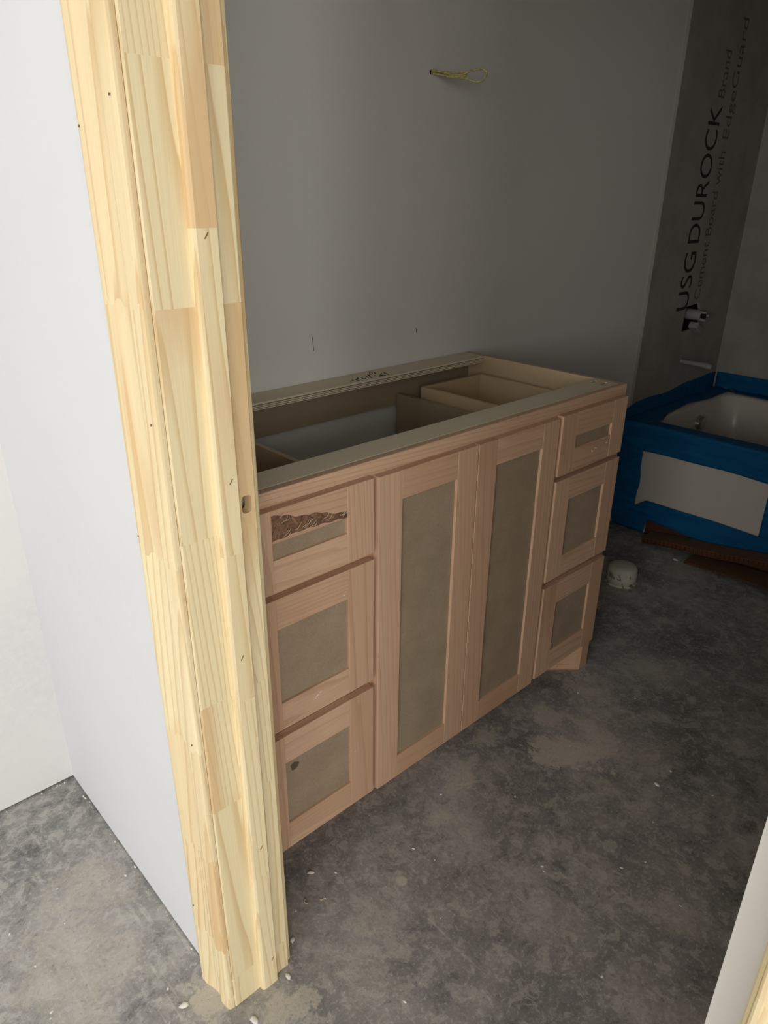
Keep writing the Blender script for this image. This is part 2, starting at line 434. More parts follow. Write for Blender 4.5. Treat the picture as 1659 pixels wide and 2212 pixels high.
# crumbled gypsum along the foot of the outer-room walls
random.seed(4)
bm = bmesh.new()
for k in range(70):
    t = random.random()
    if k < 25: x, y = XO-0.003-random.random()*0.006, -0.02+t*0.62
    else: x, y = XO-0.02-t*0.5, YH-0.003-random.random()*0.005
    s = 0.0006+random.random()**2*0.0022
    bmesh.ops.create_icosphere(bm, subdivisions=1, radius=s, matrix=Matrix.Translation((x, y, s*.6)) @ Matrix.Diagonal((1, 1.6, .8, 1)))
o = obj('gypsum_crumbs', bm, M['chip']); tag(o, 'fine broken gypsum crumbs along the foot of the white walls', 'rubble', kind='stuff')

# pencil marks on the back wall
for x, z0, z1 in ((0.6135, 1.000, 1.036), (0.999, 1.005, 1.019)):
    bm = bmesh.new(); tube(bm, [(x+0.0015, YB-.0006, z0), (x, YB-.0006, (z0+z1)/2), (x-0.001, YB-.0006, z1)], 0.0009, 6)
    obj('pencil_mark', bm, M['pencil'], wall_back)

# ------------------------------------------------------------------ door opening: jambs, stops, casings
CAS = [(-.044, 0), (-.044, .0135), (-.0452, .0160), (-.048, .0175), (-.052, .0178), (-.056, .0172), (-.0585, .0166), (-.060, .0172), (-.064, .0165), (-.069, .0148),
       (-.075, .0126), (-.081, .0109), (-.087, .0097), (-.093, .0088), (-.099, .0081), (-.1045, .0075), (-.1075, .0072), (-.1082, .0110), (-.1095, .0134), (-.1125, .0138),
       (-.118, .0130), (-.124, .0122), (-.130, .0114), (-.1330, .0104), (-.1347, .0086), (-.1355, .0055), (-.1356, .002), (-.1356, 0)]
def cas_xy(side, mirror, shift=0.0):
    out = []
    for y, t in CAS:
        y = y + shift
        if mirror: y = (YJ+YK) - y
        out.append((XO - t if side == 'out' else XI + t, y))
    return out
ZTOP = TH
def blocks(parent, name, poly, zs, mat, zig=0.0, ztop=ZTOP, seed=1):
    rnd = random.Random(seed)
    res = []
    n = len(poly)
    edges = [0.0] + list(zs) + [ztop]
    offs = []
    for i, e in enumerate(edges):
        if 0 < i < len(edges)-1 and zig:
            sl = rnd.uniform(-1, 1)*0.0
            offs.append([e + (zig if (k//2) % 2 else -zig) + sl*k for k in range(n)])
        else: offs.append([e]*n)
    for i in range(len(edges)-1):
        bm = bmesh.new(); prism(bm, poly, offs[i], offs[i+1])
        res.append(obj(name, bm, mat, parent))
    return res

CASZ = [0.157, 0.374, 0.608, 0.924, 1.26, 1.62, 1.87]
JZ = [0.0745, 0.479, 0.685, 0.954, 1.2553, 1.507, 1.80]
SZ = [0.295, 0.672, 0.9214, 1.3423, 1.71]
def rr_poly(x0, x1, y0, y1, r, corners):
    """rectangle with some rounded corners: corners = subset of 'a'(x0,y0) 'b'(x1,y0)"""
    pts = []
    if 'a' in corners: pts += [(x0, y0+r), (x0+r*.3, y0+r*.3), (x0+r, y0)]
    else: pts += [(x0, y0)]
    if 'b' in corners: pts += [(x1-r, y0), (x1-r*.3, y0+r*.3), (x1, y0+r)]
    else: pts += [(x1, y0)]
    return pts + [(x1, y1), (x0, y1)]

def mir(poly, m): return [(x, (YJ+YK)-y) for x, y in poly] if m else poly

def opening_side(m):
    tagn = 'beside the dark open doorway' if not m else 'at the right edge next to the white door'
    cy = (lambda y: (YJ+YK)-y) if m else (lambda y: y)
    j = thing('door_jamb', (-.105, cy(YJ+.009), 0), 'finger-jointed bare pine door jamb ' + ('with a latch mortise, left of the vanity' if not m else 'on the hinge side of the doorway'), 'door jamb', 'pine door jambs')
    jb = blocks(j, 'block', mir(rr_poly(XO+.001, XI, YJ, YJ+.018, .0025, 'ab'), m), JZ, M['pine'], seed=3+m)
    st = blocks(j, 'stop_block', mir(rr_poly(-.111, -.079, YJ-.011, YJ, .005, 'a'), m), SZ, M['pine'], seed=5+m)
    if not m:
        # latch mortise right through the jamb
        c = bmesh.new()
        poly = []
        x0, x1, z0, z1, r = -.0692, -.0532, .9725, .9985, .0055
        for cx_, cz_, a0 in ((x1-r, z1-r, 0), (x0+r, z1-r, 90), (x0+r, z0+r, 180), (x1-r, z0+r, 270)):
            for k in range(5):
                a = math.radians(a0+k*22.5); poly.append((cx_+r*math.cos(a), cz_+r*math.sin(a)))
        lo = [c.verts.new((p[0], YJ-.02, p[1])) for p in poly]; hi = [c.verts.new((p[0], YJ+.03, p[1])) for p in poly]
        for i in range(len(poly)):
            k = (i+1) % len(poly); c.faces.new((lo[i], lo[k], hi[k], hi[i]))
        c.faces.new(lo[::-1]); c.faces.new(hi)
        cut(jb[4], [c])
        # a nail here and there in the stop
        for z, x in ((1.335, -.094), (1.03, -.089), (0.752, -.095), (0.36, -.09), (0.07, -.086)):
            bm = bmesh.new(); tube(bm, [(x-.0025, YJ-.0112, z-.004), (x+.0025, YJ-.0112, z+.003)], .0008, 5); obj('nail_hole', bm, M['nail'], j)
    co = thing('door_casing', (XO-.008, cy(-.09), 0), ('moulded bare pine casing on the white outer wall left of the doorway' if not m else 'moulded bare pine casing at the lower right corner'), 'door casing', 'pine door casings')
    blocks(co, 'block', cas_xy('out', m), CASZ, M['pine'], zig=.0042, ztop=TH+.085, seed=7+m)
    if not m:
        for z, y in ((1.445, -.052), (1.12, -.125), (0.945, -.05), (0.62, -.123), (0.21, -.055), (1.47, -.127)):
            t = .0178 if y > -.06 else .0126
            bm = bmesh.new(); tube(bm, [(XO-t-.0003, y, z-.0013), (XO-t-.0003, y-.0006, z+.0013)], .0010, 6); obj('nail_hole', bm, M['nail'], co)
    ci = thing('door_casing', (XI+.008, cy(-.085), 0), ('pine casing on the bathroom side, its thin edge beside the vanity' if not m else 'pine casing on the bathroom side behind the open white door'), 'door casing', 'pine door casings')
    blocks(ci, 'block', cas_xy('in', m, 0.0065), [0.2, 0.52, 0.86, 1.206, 1.55, 1.9], M['pine'], zig=.0042, ztop=TH+.08, seed=9+m)
opening_side(0); opening_side(1)
# head of the opening
h = thing('head_jamb', (-.105, (YJ+YK)/2, TH), 'bare pine head jamb across the top of the doorway', 'door jamb')
bobj('board', (XO+.001, XI, YK-.018, YJ+.018, TH, TH+.018), M['pine_x'], h)
bobj('stop', (-.111, -.079, YK+.011, YJ-.011, TH-.011, TH), M['pine_x'], h)
for side, nm in (('out', 'outer'), ('in', 'inner')):
    hc = thing('head_casing', (XO if side == 'out' else XI, (YJ+YK)/2, TH), 'bare pine casing over the doorway on the %s side' % ('outer room' if side == 'out' else 'bathroom'), 'door casing')
    bm = bmesh.new()
    prof = [(XO - t if side == 'out' else XI + t, TH + (-.1356 - y)*-1 + .0015) for y, t in CAS]
    a = [bm.verts.new((p[0], YK-.002, p[1])) for p in prof]; b = [bm.verts.new((p[0], YJ+.002, p[1])) for p in prof]
    for i in range(len(prof)):
        k = (i+1) % len(prof); bm.faces.new((a[i], a[k], b[k], b[i]))
    bm.faces.new(a[::-1]); bm.faces.new(b)
    obj('moulding', bm, M['pine_x'], hc)

# the door, swung open into the bathroom along the front wall
d = bobj('door_1', (-.030, .680, -.8665, -.8315, .012, 2.025), M['door_paint'], bevel=.002)
tag(d, 'white primed door slab standing open at the right edge', None, None, 'structure')
for z in (0.25, 1.05, 1.82):
    bm = bmesh.new(); tube(bm, [(-.036, -.8725, z-.045), (-.036, -.8725, z+.045)], .006, 10)
    box(bm, -.0305, -.0300, -.866, -.838, z-.044, z+.044)
    obj('hinge', bm, M['steel'], d)

# ------------------------------------------------------------------ vanity cabinet
V = thing('vanity_cabinet', (0.61, 0.3, 0), 'unfinished wooden bathroom vanity base with open top, two doors and six drawers', 'cabinet')
VX0, VX1, VT = -.020, 1.240, 0.9185
FY0, FY1 = .019, .038       # face frame
PT = .0165
# carcass
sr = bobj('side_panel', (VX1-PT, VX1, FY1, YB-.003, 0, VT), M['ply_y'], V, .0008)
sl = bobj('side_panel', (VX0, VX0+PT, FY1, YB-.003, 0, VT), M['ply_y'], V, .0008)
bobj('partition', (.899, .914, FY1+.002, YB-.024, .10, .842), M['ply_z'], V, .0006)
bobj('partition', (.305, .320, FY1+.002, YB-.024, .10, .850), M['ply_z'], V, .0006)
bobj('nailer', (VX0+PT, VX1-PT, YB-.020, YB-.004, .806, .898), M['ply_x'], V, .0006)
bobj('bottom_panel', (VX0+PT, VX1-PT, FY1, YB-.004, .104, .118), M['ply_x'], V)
bobj('toe_kick', (.10, 1.12, .088, .103, 0, .104), M['alder_x'], V)
for s in (0, 1):
    a = [(1.199, .021), (1.210, .031), (1.130, .103), (1.120, .0905)]
    if s: a = [(1.22-x, y) for x, y in a]
    bm = bmesh.new(); prism(bm, a, 0.0, .104); o = obj('toe_return', bm, M['alder_x'], V)
    b = [(1.1985, .0195), (1.2005, .0215), (1.1205, .0915), (1.1190, .0895)]
    if s: b = [(1.22-x, y) for x, y in b]
    bm = bmesh.new(); prism(bm, b, 0.0, .020); obj('shoe_strip', bm, M['alder_x'], o)
# top stretchers; the rear one shows its plies
bs = bobj('back_stretcher', (VX0+PT, VX1-PT, .505, YB-.004, VT-.0046, VT), M['ply_lit'], V)
for z0_, z1_, dy, mt in ((.0046, .0072, .0035, 'ply_dark'), (.0072, .0094, .0003, 'ply_lit'), (.0094, .0114, .0030, 'ply_dark'), (.0114, .0142, .0006, 'ply_lit'), (.0142, .0160, .0030, 'ply_dark'), (.0160, .0182, .0010, 'ply_lit')):
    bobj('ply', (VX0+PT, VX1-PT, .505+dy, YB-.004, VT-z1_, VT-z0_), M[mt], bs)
fs = bobj('front_stretcher', (VX0+PT, VX1-PT, FY1+.0006, .108, VT-.018, VT), M['ply_lit'], V, .0006)
def slot(x, y, z=VT, ang=-.5):
    bm = bmesh.new(); pts = []
    L, r = .0125, .0042
    for k in range(8):
        a = math.pi/2 + math.pi*k/7; pts.append((-L+r*math.cos(a), r*math.sin(a)))
    for k in range(8):
        a = -math.pi/2 + math.pi*k/7; pts.append((L+r*math.cos(a), r*math.sin(a)))
    ca, sa = math.cos(ang), math.sin(ang)
    pts = [(x+p[0]*ca-p[1]*sa, y+p[0]*sa+p[1]*ca) for p in pts]
    prism(bm, pts, z-.0035, z+.003); return bm
for host, pts in ((bs, ((1.185, .566), (1.180, .528))), (fs, ((1.186, .092), (1.190, .064)))):
    for x, y in pts:
        o = slot(x, y, ang=0.0)
        cut(host, [o])
        bm = bmesh.new(); box(bm, x-.0145, x+.0145, y-.0036, y+.0036, VT-.0036, VT-.0024); obj('pocket_hole_shade', bm, M['shadow_void'], host)  # near-black plate laid in the slot to paint its shade
# scribble on the rear stretcher (photo strokes laid out on the board)
HW = [[(1210,330),(1290,372),(1380,410)], [(1098,465),(1118,432),(1160,372)], [(1120,432),(1200,424),(1290,430)], [(1130,440),(1215,436)],
      [(900,330),(940,330),(972,358),(985,392)], [(820,330),(808,370),(840,396),(890,376),(880,342),(842,322)], [(750,408),(800,450),(850,490),(890,512)], [(760,440),(822,408)],
      [(688,450),(770,492)], [(500,480),(560,490),(620,532),(660,540),(692,520)], [(440,520),(398,560),(490,590)], [(450,490),(470,540),(378,552)], [(280,568),(332,590)], [(228,600),(262,614)]]
def onplane(u, v, z):
    d = fw + rt*((u-829.5)/1541.03) - up*((v-1106)/1541.03)
    t = (z-CAM.z)/d.z
    return CAM + d*t
for s in HW:
    pts = [onplane(740+a/13.825, 780+b/13.825, VT) for a, b in s]
    pts = [(min(max(p.x, .3), 1.2), min(max(p.y, .507), .585), VT+.0002) for p in pts]
    bm = bmesh.new(); tube(bm, pts, .0013, 5); obj('marker_stroke', bm, M['ink'], bs)

# face frame
bobj('face_frame_rail', (VX0, VX1, FY0, FY1, .868, VT), M['alder_x'], V, .0025)
bobj('face_frame_rail', (VX0+.042, VX1-.042, FY0, FY1, .104, .140), M['alder_x'], V, .001)
for z in (.408, .718):
    for x0, x1 in ((.022, .2915), (.928, 1.199)): bobj('face_frame_rail', (x0, x1, FY0+.0005, FY1, z-.006, z+.028), M['alder_x'], V, .001)
for x0, x1, z0 in ((VX0, .022, 0), (.2915, .3215, .14), (.898, .928, .14), (1.199, VX1, 0)):
    bobj('face_frame_stile', (x0, x1, FY0, FY1, z0, .868), M['alder_z'], V, .0012)

def front(name, x0, x1, z0, z1, sw, rw0, rw1, zp=None, box_=None):
    y0, y1 = 0.0, .0185
    pa = bobj(name, (x0+sw-.006, x1-sw+.006, .0065, .0135, z0+rw0-.006, z1-rw1+.006), M['mdf'], V)
    for a, b in ((x0, x0+sw), (x1-sw, x1)):
        bobj('stile', (a, b, y0, y1, z0, z1), M['alder_z'], pa, .0011)
    r1 = bobj('rail', (x0+sw, x1-sw, y0+.0003, y1, z0, z0+rw0), M['alder_x'], pa, .0009)
    r2 = bobj('rail', (x0+sw, x1-sw, y0+.0003, y1, z1-rw1, z1), M['alder_x'], pa, .0009)
    return pa, r2
DZ = ((.114, .409, .068, .067), (.428, .719, .062, .064), (.734, .8915, .0625, .0625))
fr = {}
for side, (x0, x1) in (('L', (0.0, .2999)), ('R', (.9193, 1.2192))):
    for i, (z0, z1, a, b) in enumerate(DZ):
        fr[side, i] = front('drawer', x0, x1, z0, z1, .066, a, b)
front('door', .3128, .6036, .108, .889, .064, .062, .062)
front('door', .6066, .9064, .108, .889, .064, .062, .062)
# top drawer boxes, seen through the open top
for side, x0, x1 in (('L', .030, .290), ('R', .932, 1.196)):
    p = fr[side, 2][0]
    t = .012; z0, z1 = .752, .870; y0, y1 = .0195, .498
    for e in ((x0, x0+t, y0, y1, z0, z1), (x1-t, x1, y0, y1, z0, z1), (x0+t, x1-t, y1-t, y1, z0, z1)):
        bobj('box_side', e, M['ply_y'], p, .001)
    bobj('box_bottom', (x0+t, x1-t, y0, y1-t, z0+.008, z0+.014), M['ply_y'], p)
# stained spot on the lowest left drawer panel
bm = bmesh.new()
random.seed(8); cx_, cz_ = .0905, .318
c0 = bm.verts.new((cx_, .0060, cz_)); ring = []
for k in range(18):
    a = 2*math.pi*k/18; r = .0098*(1+.10*math.sin(a*3+1)+.06*math.sin(a*5))
    ring.append(bm.verts.new((cx_+r*1.05*math.cos(a), .0062, cz_+r*math.sin(a))))
for k in range(18): bm.faces.new((c0, ring[k], ring[(k+1) % 18]))
obj('stain', bm, M['mdf_stain'], fr['L', 0][0])
# torn, bark-edged upper rail of the top left drawer
wrail = fr['L', 2]
def wane_z(t):   # lower and upper outline of the torn zone along the rail
    return .8335+.006*math.sin(t*3.1)*(1-.6*t)+.0012*math.sin(31*t)-.003*t, .8815-.039*t+.0022*math.sin(13*t)+.0012*math.sin(37*t)
bm = bmesh.new()
NXW, NZW = 60, 14
grid = []
for i in range(NXW+1):
    t = i/NXW; x = .0662+t*(.2335-.0662)
    lo, hi = wane_z(t); lo = lo + .012*max(0, .25-abs(t-.0))*0
    row = []
    for k in range(NZW+1):
        s = k/NZW; z = lo+(hi-lo)*s
        e = math.sin(math.pi*s)**.6
        nn = noise.noise(Vector((x*110+z*60, z*170, 3.1)))*.7 + noise.noise(Vector((x*300+z*200, z*420, 9.0)))*.5
        y = .0002 - e*(.0006 + .0020*max(-.25, nn)*(1-.4*t))
        row.append(bm.verts.new((x, y, z)))
    grid.append(row)
for i in range(NXW):
    for k in range(NZW): bm.faces.new((grid[i][k], grid[i+1][k], grid[i+1][k+1], grid[i][k+1]))
obj('torn_edge', bm, M['wane'], wrail[0], smooth=True)
random.seed(21)
for k in range(16):
    t = random.random()**1.3; x = .07+t*.15; lo, hi = wane_z(t); z = lo+.002+(hi-lo-.004)*random.random()
    L = .006+random.random()*.012
    pts = [(x+L*q, -.003-.003*math.sin(q*3), z+L*q*.75+.0012*math.sin(q*7+k)) for q in (0, .25, .5, .75, 1)]
    bm = bmesh.new(); tube(bm, pts, [.0003, .00045, .00045, .0004, .0002], 5); obj('splinter', bm, M['splinter'], wrail[0])
# plaster flecks on the fronts
for (x, z, s) in ((.150, .466, .004), (.158, .470, .003), (.145, .462, .0025), (.226, .674, .002), (.222, .668, .002), (1.07, .770, .006), (1.085, .775, .004), (1.135, .778, .004), (.246, .262, .002), (1.0, .197, .004), (.086, .905, .002)):
    bm = bmesh.new(); pts = []
    c0 = bm.verts.new((x, -.0012 if not .12 < z < .3 or x < .5 else .0055, z)); ring = []
    yy = -.0001 if not (.12 < z < .3 and x > .5) else .0063
    if z > .9: yy = FY0-.0001; c0.co.y = FY0-.001
    for q in range(9):
        a = 2*math.pi*q/9; r = s*(.6+.5*random.random())
        ring.append(bm.verts.new((x+r*math.cos(a), yy, z+r*.6*math.sin(a))))
    for q in range(9): bm.faces.new((c0, ring[q], ring[(q+1) % 9]))
    obj('plaster_fleck', bm, M['chip'], V)

# ------------------------------------------------------------------ cement boards and tub plumbing
CB = bobj('cement_board', (2.352, XR-.0005, YB-.0125, YB-.0005, .497, ZC-.01), M['cement'])
tag(CB, 'grey cement board with black printed lettering on the wall over the tub end', 'cement board')
c = bmesh.new()
hp = [(2.712, .929), (2.838, .938), (2.862, .905), (2.888, .822), (2.708, .818)]
lo = [c.verts.new((p[0], YB-.05, p[1])) for p in hp]; hi = [c.verts.new((p[0], YB+.05, p[1])) for p in hp]
for i in range(len(hp)):
    k = (i+1) % len(hp); c.faces.new((lo[i], lo[k], hi[k], hi[i]))
c.faces.new(lo[::-1]); c.faces.new(hi)
cut(CB, [c])
c = bmesh.new(); box(c, 2.66, 2.94, YB-.01, YB+.10, .78, 1.0)
cut(wall_back, [c])
CR = bobj('cement_board', (XR-.0125, XR-.0002, YF+.01, YB-.0130, .497, ZC-.01), M['cement'])
tag(CR, 'dark grey cement board on the far wall behind the tub', 'cement board')
def text(s, x_base, z0, z1, h, y, parent):
    """printed line running up the wall: reads towards +z, letter tops towards -x"""
    cu = bpy.data.curves.new('lettering', 'FONT'); cu.body = s; cu.size = 1.0
    to = bpy.data.objects.new('lettering', cu); COL.objects.link(to)
    dg = bpy.context.evaluated_depsgraph_get(); dg.update()
    me = bpy.data.meshes.new_from_object(to.evaluated_get(dg))
    bpy.data.objects.remove(to, do_unlink=True)
    xs = [v.co.x for v in me.vertices]; ys = [v.co.y for v in me.vertices]
    x0, x1 = min(xs), max(xs); cap = 0.70 if max(ys) > .5 else max(ys)
    for v in me.vertices:
        v.co = Vector((x_base - v.co.y/cap*h, y, z0 + (v.co.x-x0)/(x1-x0)*(z1-z0)))
    me.materials.append(M['ink'] if h > .1 else M['ink_faint'])
    o = bpy.data.objects.new('lettering', me); link(o, parent); return o
yt = YB-.0129
text('USG', 2.722, .918, 1.165, .105, yt, CB)
text('DUROCK', 2.722, 1.200, 1.722, .105, yt, CB)
text('Brand', 2.722, 1.748, 1.912, .056, yt, CB)
text('Cement Board with', 2.826, .955, 1.56, .056, yt, CB)
text('EdgeGuard', 2.826, 1.605, 2.032, .056, yt, CB)

VB = thing('shower_valve', (2.79, YB-.02, .87), 'rough-in tub valve with plastic guard poking from a hole in cement board', 'valve')
bm = bmesh.new(); tube(bm, [(2.800, YB+.05, .888), (2.800, YB-.02, .888), (2.802, YB-.05, .887)], [.024, .024, .021], 20)
obj('guard', bm, M['plastic_grey'], VB)
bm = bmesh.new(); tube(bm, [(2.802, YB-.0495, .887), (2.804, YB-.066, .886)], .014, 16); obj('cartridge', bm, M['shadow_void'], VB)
for k in range(3):
    a = k*2.1; bm = bmesh.new(); tube(bm, [(2.802+.018*math.cos(a), YB-.046, .887+.018*math.sin(a)), (2.805+.020*math.cos(a), YB-.074, .885+.020*math.sin(a))], .0055, 8)
    obj('prong', bm, M['plastic_grey'], VB)
bm = bmesh.new(); bmesh.ops.create_cube(bm, size=1.0, matrix=Matrix.Translation((2.805, YB-.03, .828)) @ Matrix.Rotation(.6, 4, 'Y') @ Matrix.Diagonal((.066, .045, .03, 1)))
obj('lower_tab', bm, M['plastic_grey'], VB, bevel=.005)
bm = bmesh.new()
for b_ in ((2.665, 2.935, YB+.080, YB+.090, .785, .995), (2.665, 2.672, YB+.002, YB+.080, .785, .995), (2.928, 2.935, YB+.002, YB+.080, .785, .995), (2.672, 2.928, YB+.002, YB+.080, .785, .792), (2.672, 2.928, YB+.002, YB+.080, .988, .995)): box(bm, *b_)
obj('cavity_shade_lining', bm, M['shadow_void'], wall_back)  # added black box painting the shade of the unlit wall cavity

SP = thing('spout_pipe', (2.755, YB-.012, .678), 'stub pipe with taped end sticking out over the tub', 'pipe')
bm = bmesh.new(); tube(bm, [(2.755, YB+.02, .680), (2.755, YB-.06, .679), (2.757, YB-.115, .677)], .0105, 12); obj('pipe', bm, M['plastic_grey'], SP)
bm = bmesh.new(); tube(bm, [(2.756, YB-.112, .677), (2.757, YB-.14, .676), (2.758, YB-.158, .672)], [.0125, .0135, .009], 12); obj('taped_end', bm, M['plastic_grey'], SP)

# ------------------------------------------------------------------ bathtub
TX0, TX1, TY0, TY1, TZ = 2.29, XR-.013, YF+.006, YB-.0135, .490
T = thing('bathtub', (2.7, -.17, 0), 'white alcove bathtub masked with blue film behind the vanity', 'bathtub')
bobj('apron', (TX0, TX0+.03, TY0, TY1, 0, TZ-.014), M['white_tub'], T, .006)
def rrect(x0, x1, y0, y1, r, z, n=7):
    out = []
    for cx_, cy_, a0 in ((x1-r, y1-r, 0), (x0+r, y1-r, 90), (x0+r, y0+r, 180), (x1-r, y0+r, 270)):
        for k in range(n):
            a = math.radians(a0+k*90/(n-1)); out.append((cx_+r*math.cos(a), cy_+r*math.sin(a), z))
    return out
bm = bmesh.new()
loops = [rrect(TX0-.004, TX1, TY0, TY1, .012, TZ-.030), rrect(TX0-.004, TX1, TY0, TY1, .012, TZ-.006), rrect(TX0+.003, TX1-.004, TY0+.004, TY1-.004, .012, TZ),
         rrect(TX0+.078, TX1-.075, TY0+.09, TY1-.098, .085, TZ), rrect(TX0+.090, TX1-.085, TY0+.10, TY1-.108, .085, TZ-.010),
         rrect(TX0+.105, TX1-.10, TY0+.18, TY1-.125, .085, TZ-.17), rrect(TX0+.13, TX1-.125, TY0+.27, TY1-.15, .085, TZ-.33), rrect(TX0+.18, TX1-.175, TY0+.33, TY1-.20, .07, TZ-.385)]
vs = [[bm.verts.new(p) for p in L] for L in loops]
for a, b in zip(vs, vs[1:]):
    n = len(a)
    for k in range(n): bm.faces.new((a[k], a[(k+1) % n], b[(k+1) % n], b[k]))
bm.faces.new(vs[-1])
obj('basin', bm, M['white_tub'], T, smooth=True)
bm = bmesh.new()
oy = TY1-.128
tube(bm, [(2.80, oy+.02, .400), (2.80, oy-.006, .398), (2.80, oy-.012, .398)], [.034, .034, .028], 24)
obj('overflow_plate', bm, M['chrome'], T)

# blue masking film: each strip is its own thing
def sheet(name, f, nu, nv, label, th=.0012, amp=.004, freq=14.0, seed=0.0, mat='film'):
    bm = bmesh.new(); rows = []
    e = 1e-3
    for i in range(nu+1):
        row = []
        for k in range(nv+1):
            u, v = i/nu, k/nv
            p = Vector(f(u, v)); du = Vector(f(min(1, u+e), v))-Vector(f(max(0, u-e), v)); dv = Vector(f(u, min(1, v+e)))-Vector(f(u, max(0, v-e)))
            n = du.cross(dv); n = n.normalized() if n.length > 1e-12 else Vector((0, 0, 1))
            s = abs(noise.noise(p*freq+Vector((seed, seed*2, 0)))) + .5*abs(noise.noise(p*freq*2.7+Vector((0, seed, 5))))
            row.append(bm.verts.new(p + n*amp*s))
        rows.append(row)
    for i in range(nu):
        for k in range(nv): bm.faces.new((rows[i][k], rows[i+1][k], rows[i+1][k+1], rows[i][k+1]))
    me = bpy.data.meshes.new(name); bm.to_mesh(me); bm.free()
    for p in me.polygons: p.use_smooth = True
    me.materials.append(M[mat]); o = bpy.data.objects.new(name, me)
    m = o.modifiers.new('thickness', 'SOLIDIFY'); m.thickness = th; m.offset = 1.0
    COL.objects.link(o)
    return tag(o, label, 'masking film', 'blue film strips on the tub')
def lerp(a, b, t): return a+(b-a)*t
def wav(x, a, f, s=0.0): return a*(math.sin(x*f+s)+.5*math.sin(x*f*2.3+s*2))
FX = TX0-.0055
# rim strip: hangs down the apron and folds over the rim
def rim(u, v):
    y = lerp(.568, -.62, u)
    zl = .378 + wav(y, .003, 9)
    L1 = TZ+.002-zl; L2 = .074 + wav(y, .004, 7, 1.0) - (.05*max(0, 1-u*14))
    s = v*(L1+L2)
    if s < L1: return (FX-.001, y, zl+s)
    return (FX-.001+(s-L1), y, TZ+.0025)
sheet('masking_film', rim, 90, 24, 'blue film strip folded over the tub rim and upper apron', seed=1.0, amp=.0022)
def low(u, v):
    y = lerp(.475, -.62, u)
    top = .157 + wav(y, .002, 8) - .05*max(0, 1-u*16)
    t = min(1, max(0, (y-.10)/.28)); bot = lerp(.050, .072, t) if y > .06 else .050
    if y > .388: bot = lerp(.072, .004, min(1, (y-.388)/.008))
    return (FX-.0025, y, lerp(bot, top, v))
sheet('masking_film', low, 180, 12, 'blue film strip along the bottom of the white tub apron', seed=2.0, amp=.003)
def vert_l(u, v):
    z = lerp(.003, .470, v); y0 = .455+wav(z, .004, 20); y1 = TY1-.004-.02*max(0, 1-v*6)
    return (FX, lerp(y1, y0, u), z)
sheet('masking_film', vert_l, 16, 50, 'crumpled blue film strip down the left end of the tub apron', seed=3.0, amp=.006, freq=18)
def vert_r(u, v):
    z = lerp(.052, .375, v); return (FX-.0005, lerp(-.0745, -.155, u)-.012*v*0, z)
sheet('masking_film', vert_r, 8, 40, 'blue film strip down the apron at the right picture edge', seed=4.0, amp=.002)
def wall_b(u, v):
    u = 1-u; x = lerp(TX0+.004, XR-.020, u)
    zt = .548 + .022*u + wav(x, .006, 9) - .02*max(0, 1-u*10)
    dep = .092 + wav(x, .012, 8.5, .7) + .035*max(0, 1-abs(u-.12)*7)
    L1 = zt-TZ-.003; s = v*(L1+dep)
    yw = YB-.0150
    if s < L1: return (x, yw, zt-s)
    return (x, yw-(s-L1), TZ+.0035)
sheet('masking_film', wall_b, 60, 24, 'dark blue film strip where the tub end meets the wall', seed=5.0, amp=.004)
def wall_r(u, v):
    u = 1-u; y = lerp(YB-.024, -.62, u)
    zt = .572 + wav(y, .004, 6); dep = (.085 + wav(y, .012, 7, 2.2))*min(1, max(.02, (YB-.11-y)/.05))
    L1 = zt-TZ-.005; s = v*(L1+dep); xw = XR-.0150
    if s < L1: return (xw, y, zt-s)
    return (xw-(s-L1), y, TZ+.0055)
sheet('masking_film', wall_r, 70, 20, 'dark blue film strip along the far long side of the tub', seed=6.0, amp=.003)

# ------------------------------------------------------------------ cardboard by the tub
def cardboard(name, label, p0, p1, depth_vec, th, seedv, ribs=True):
    """corrugated board: front lower edge p0->p1, reaching back by depth_vec"""
    root = thing(name, p0, label, 'cardboard', 'cardboard scraps by the tub')
    p0, p1, dv = Vector(p0), Vector(p1), Vector(depth_vec)
    n = (p1-p0).cross(dv).normalized()
    if n.z < 0: n = -n
    N = 40
    def slab(a, b, dy0=0.0):
        bm = bmesh.new(); rows = []
        for i in range(N+1):
            t = i/N; b0 = p0.lerp(p1, t) + n*(.004*noise.noise(Vector((t*4, seedv, 0))))
            rows.append([bm.verts.new(b0+n*a-dv*dy0), bm.verts.new(b0+dv+n*a), bm.verts.new(b0+dv+n*b), bm.verts.new(b0+n*b-dv*dy0)])
        for i in range(N):
            for k in range(4): bm.faces.new((rows[i][k], rows[i][(k+1) % 4], rows[i+1][(k+1) % 4], rows[i+1][k]))
        bm.faces.new(rows[0]); bm.faces.new(rows[-1][::-1])
        return bm
    obj('liner', slab(0, .0012, .015), M['card_pale'], root)
    obj('liner', slab(th-.0015, th, .02), M['card_pale'], root)
    # fluted core
    bm = bmesh.new(); K = 150; rows = []
    for i in range(K+1):
        t = i/K; b0 = p0.lerp(p1, t) + n*(.004*noise.noise(Vector((t*4, seedv, 0))))
        off = dv.normalized()*(.0032*math.sin(i*math.pi/1.5)+.005)
        rows.append([bm.verts.new(b0+off+n*.0012), bm.verts.new(b0+off+n*(th-.0015)), bm.verts.new(b0+dv*.96+n*(th-.0015)), bm.verts.new(b0+dv*.96+n*.0012)])
    for i in range(K):
        for k in range(4): bm.faces.new((rows[i][k], rows[i][(k+1) % 4], rows[i+1][(k+1) % 4], rows[i+1][k]))
    bm.faces.new(rows[0]); bm.faces.new(rows[-1][::-1])
    obj('fluting', bm, M['card'], root)
    return root
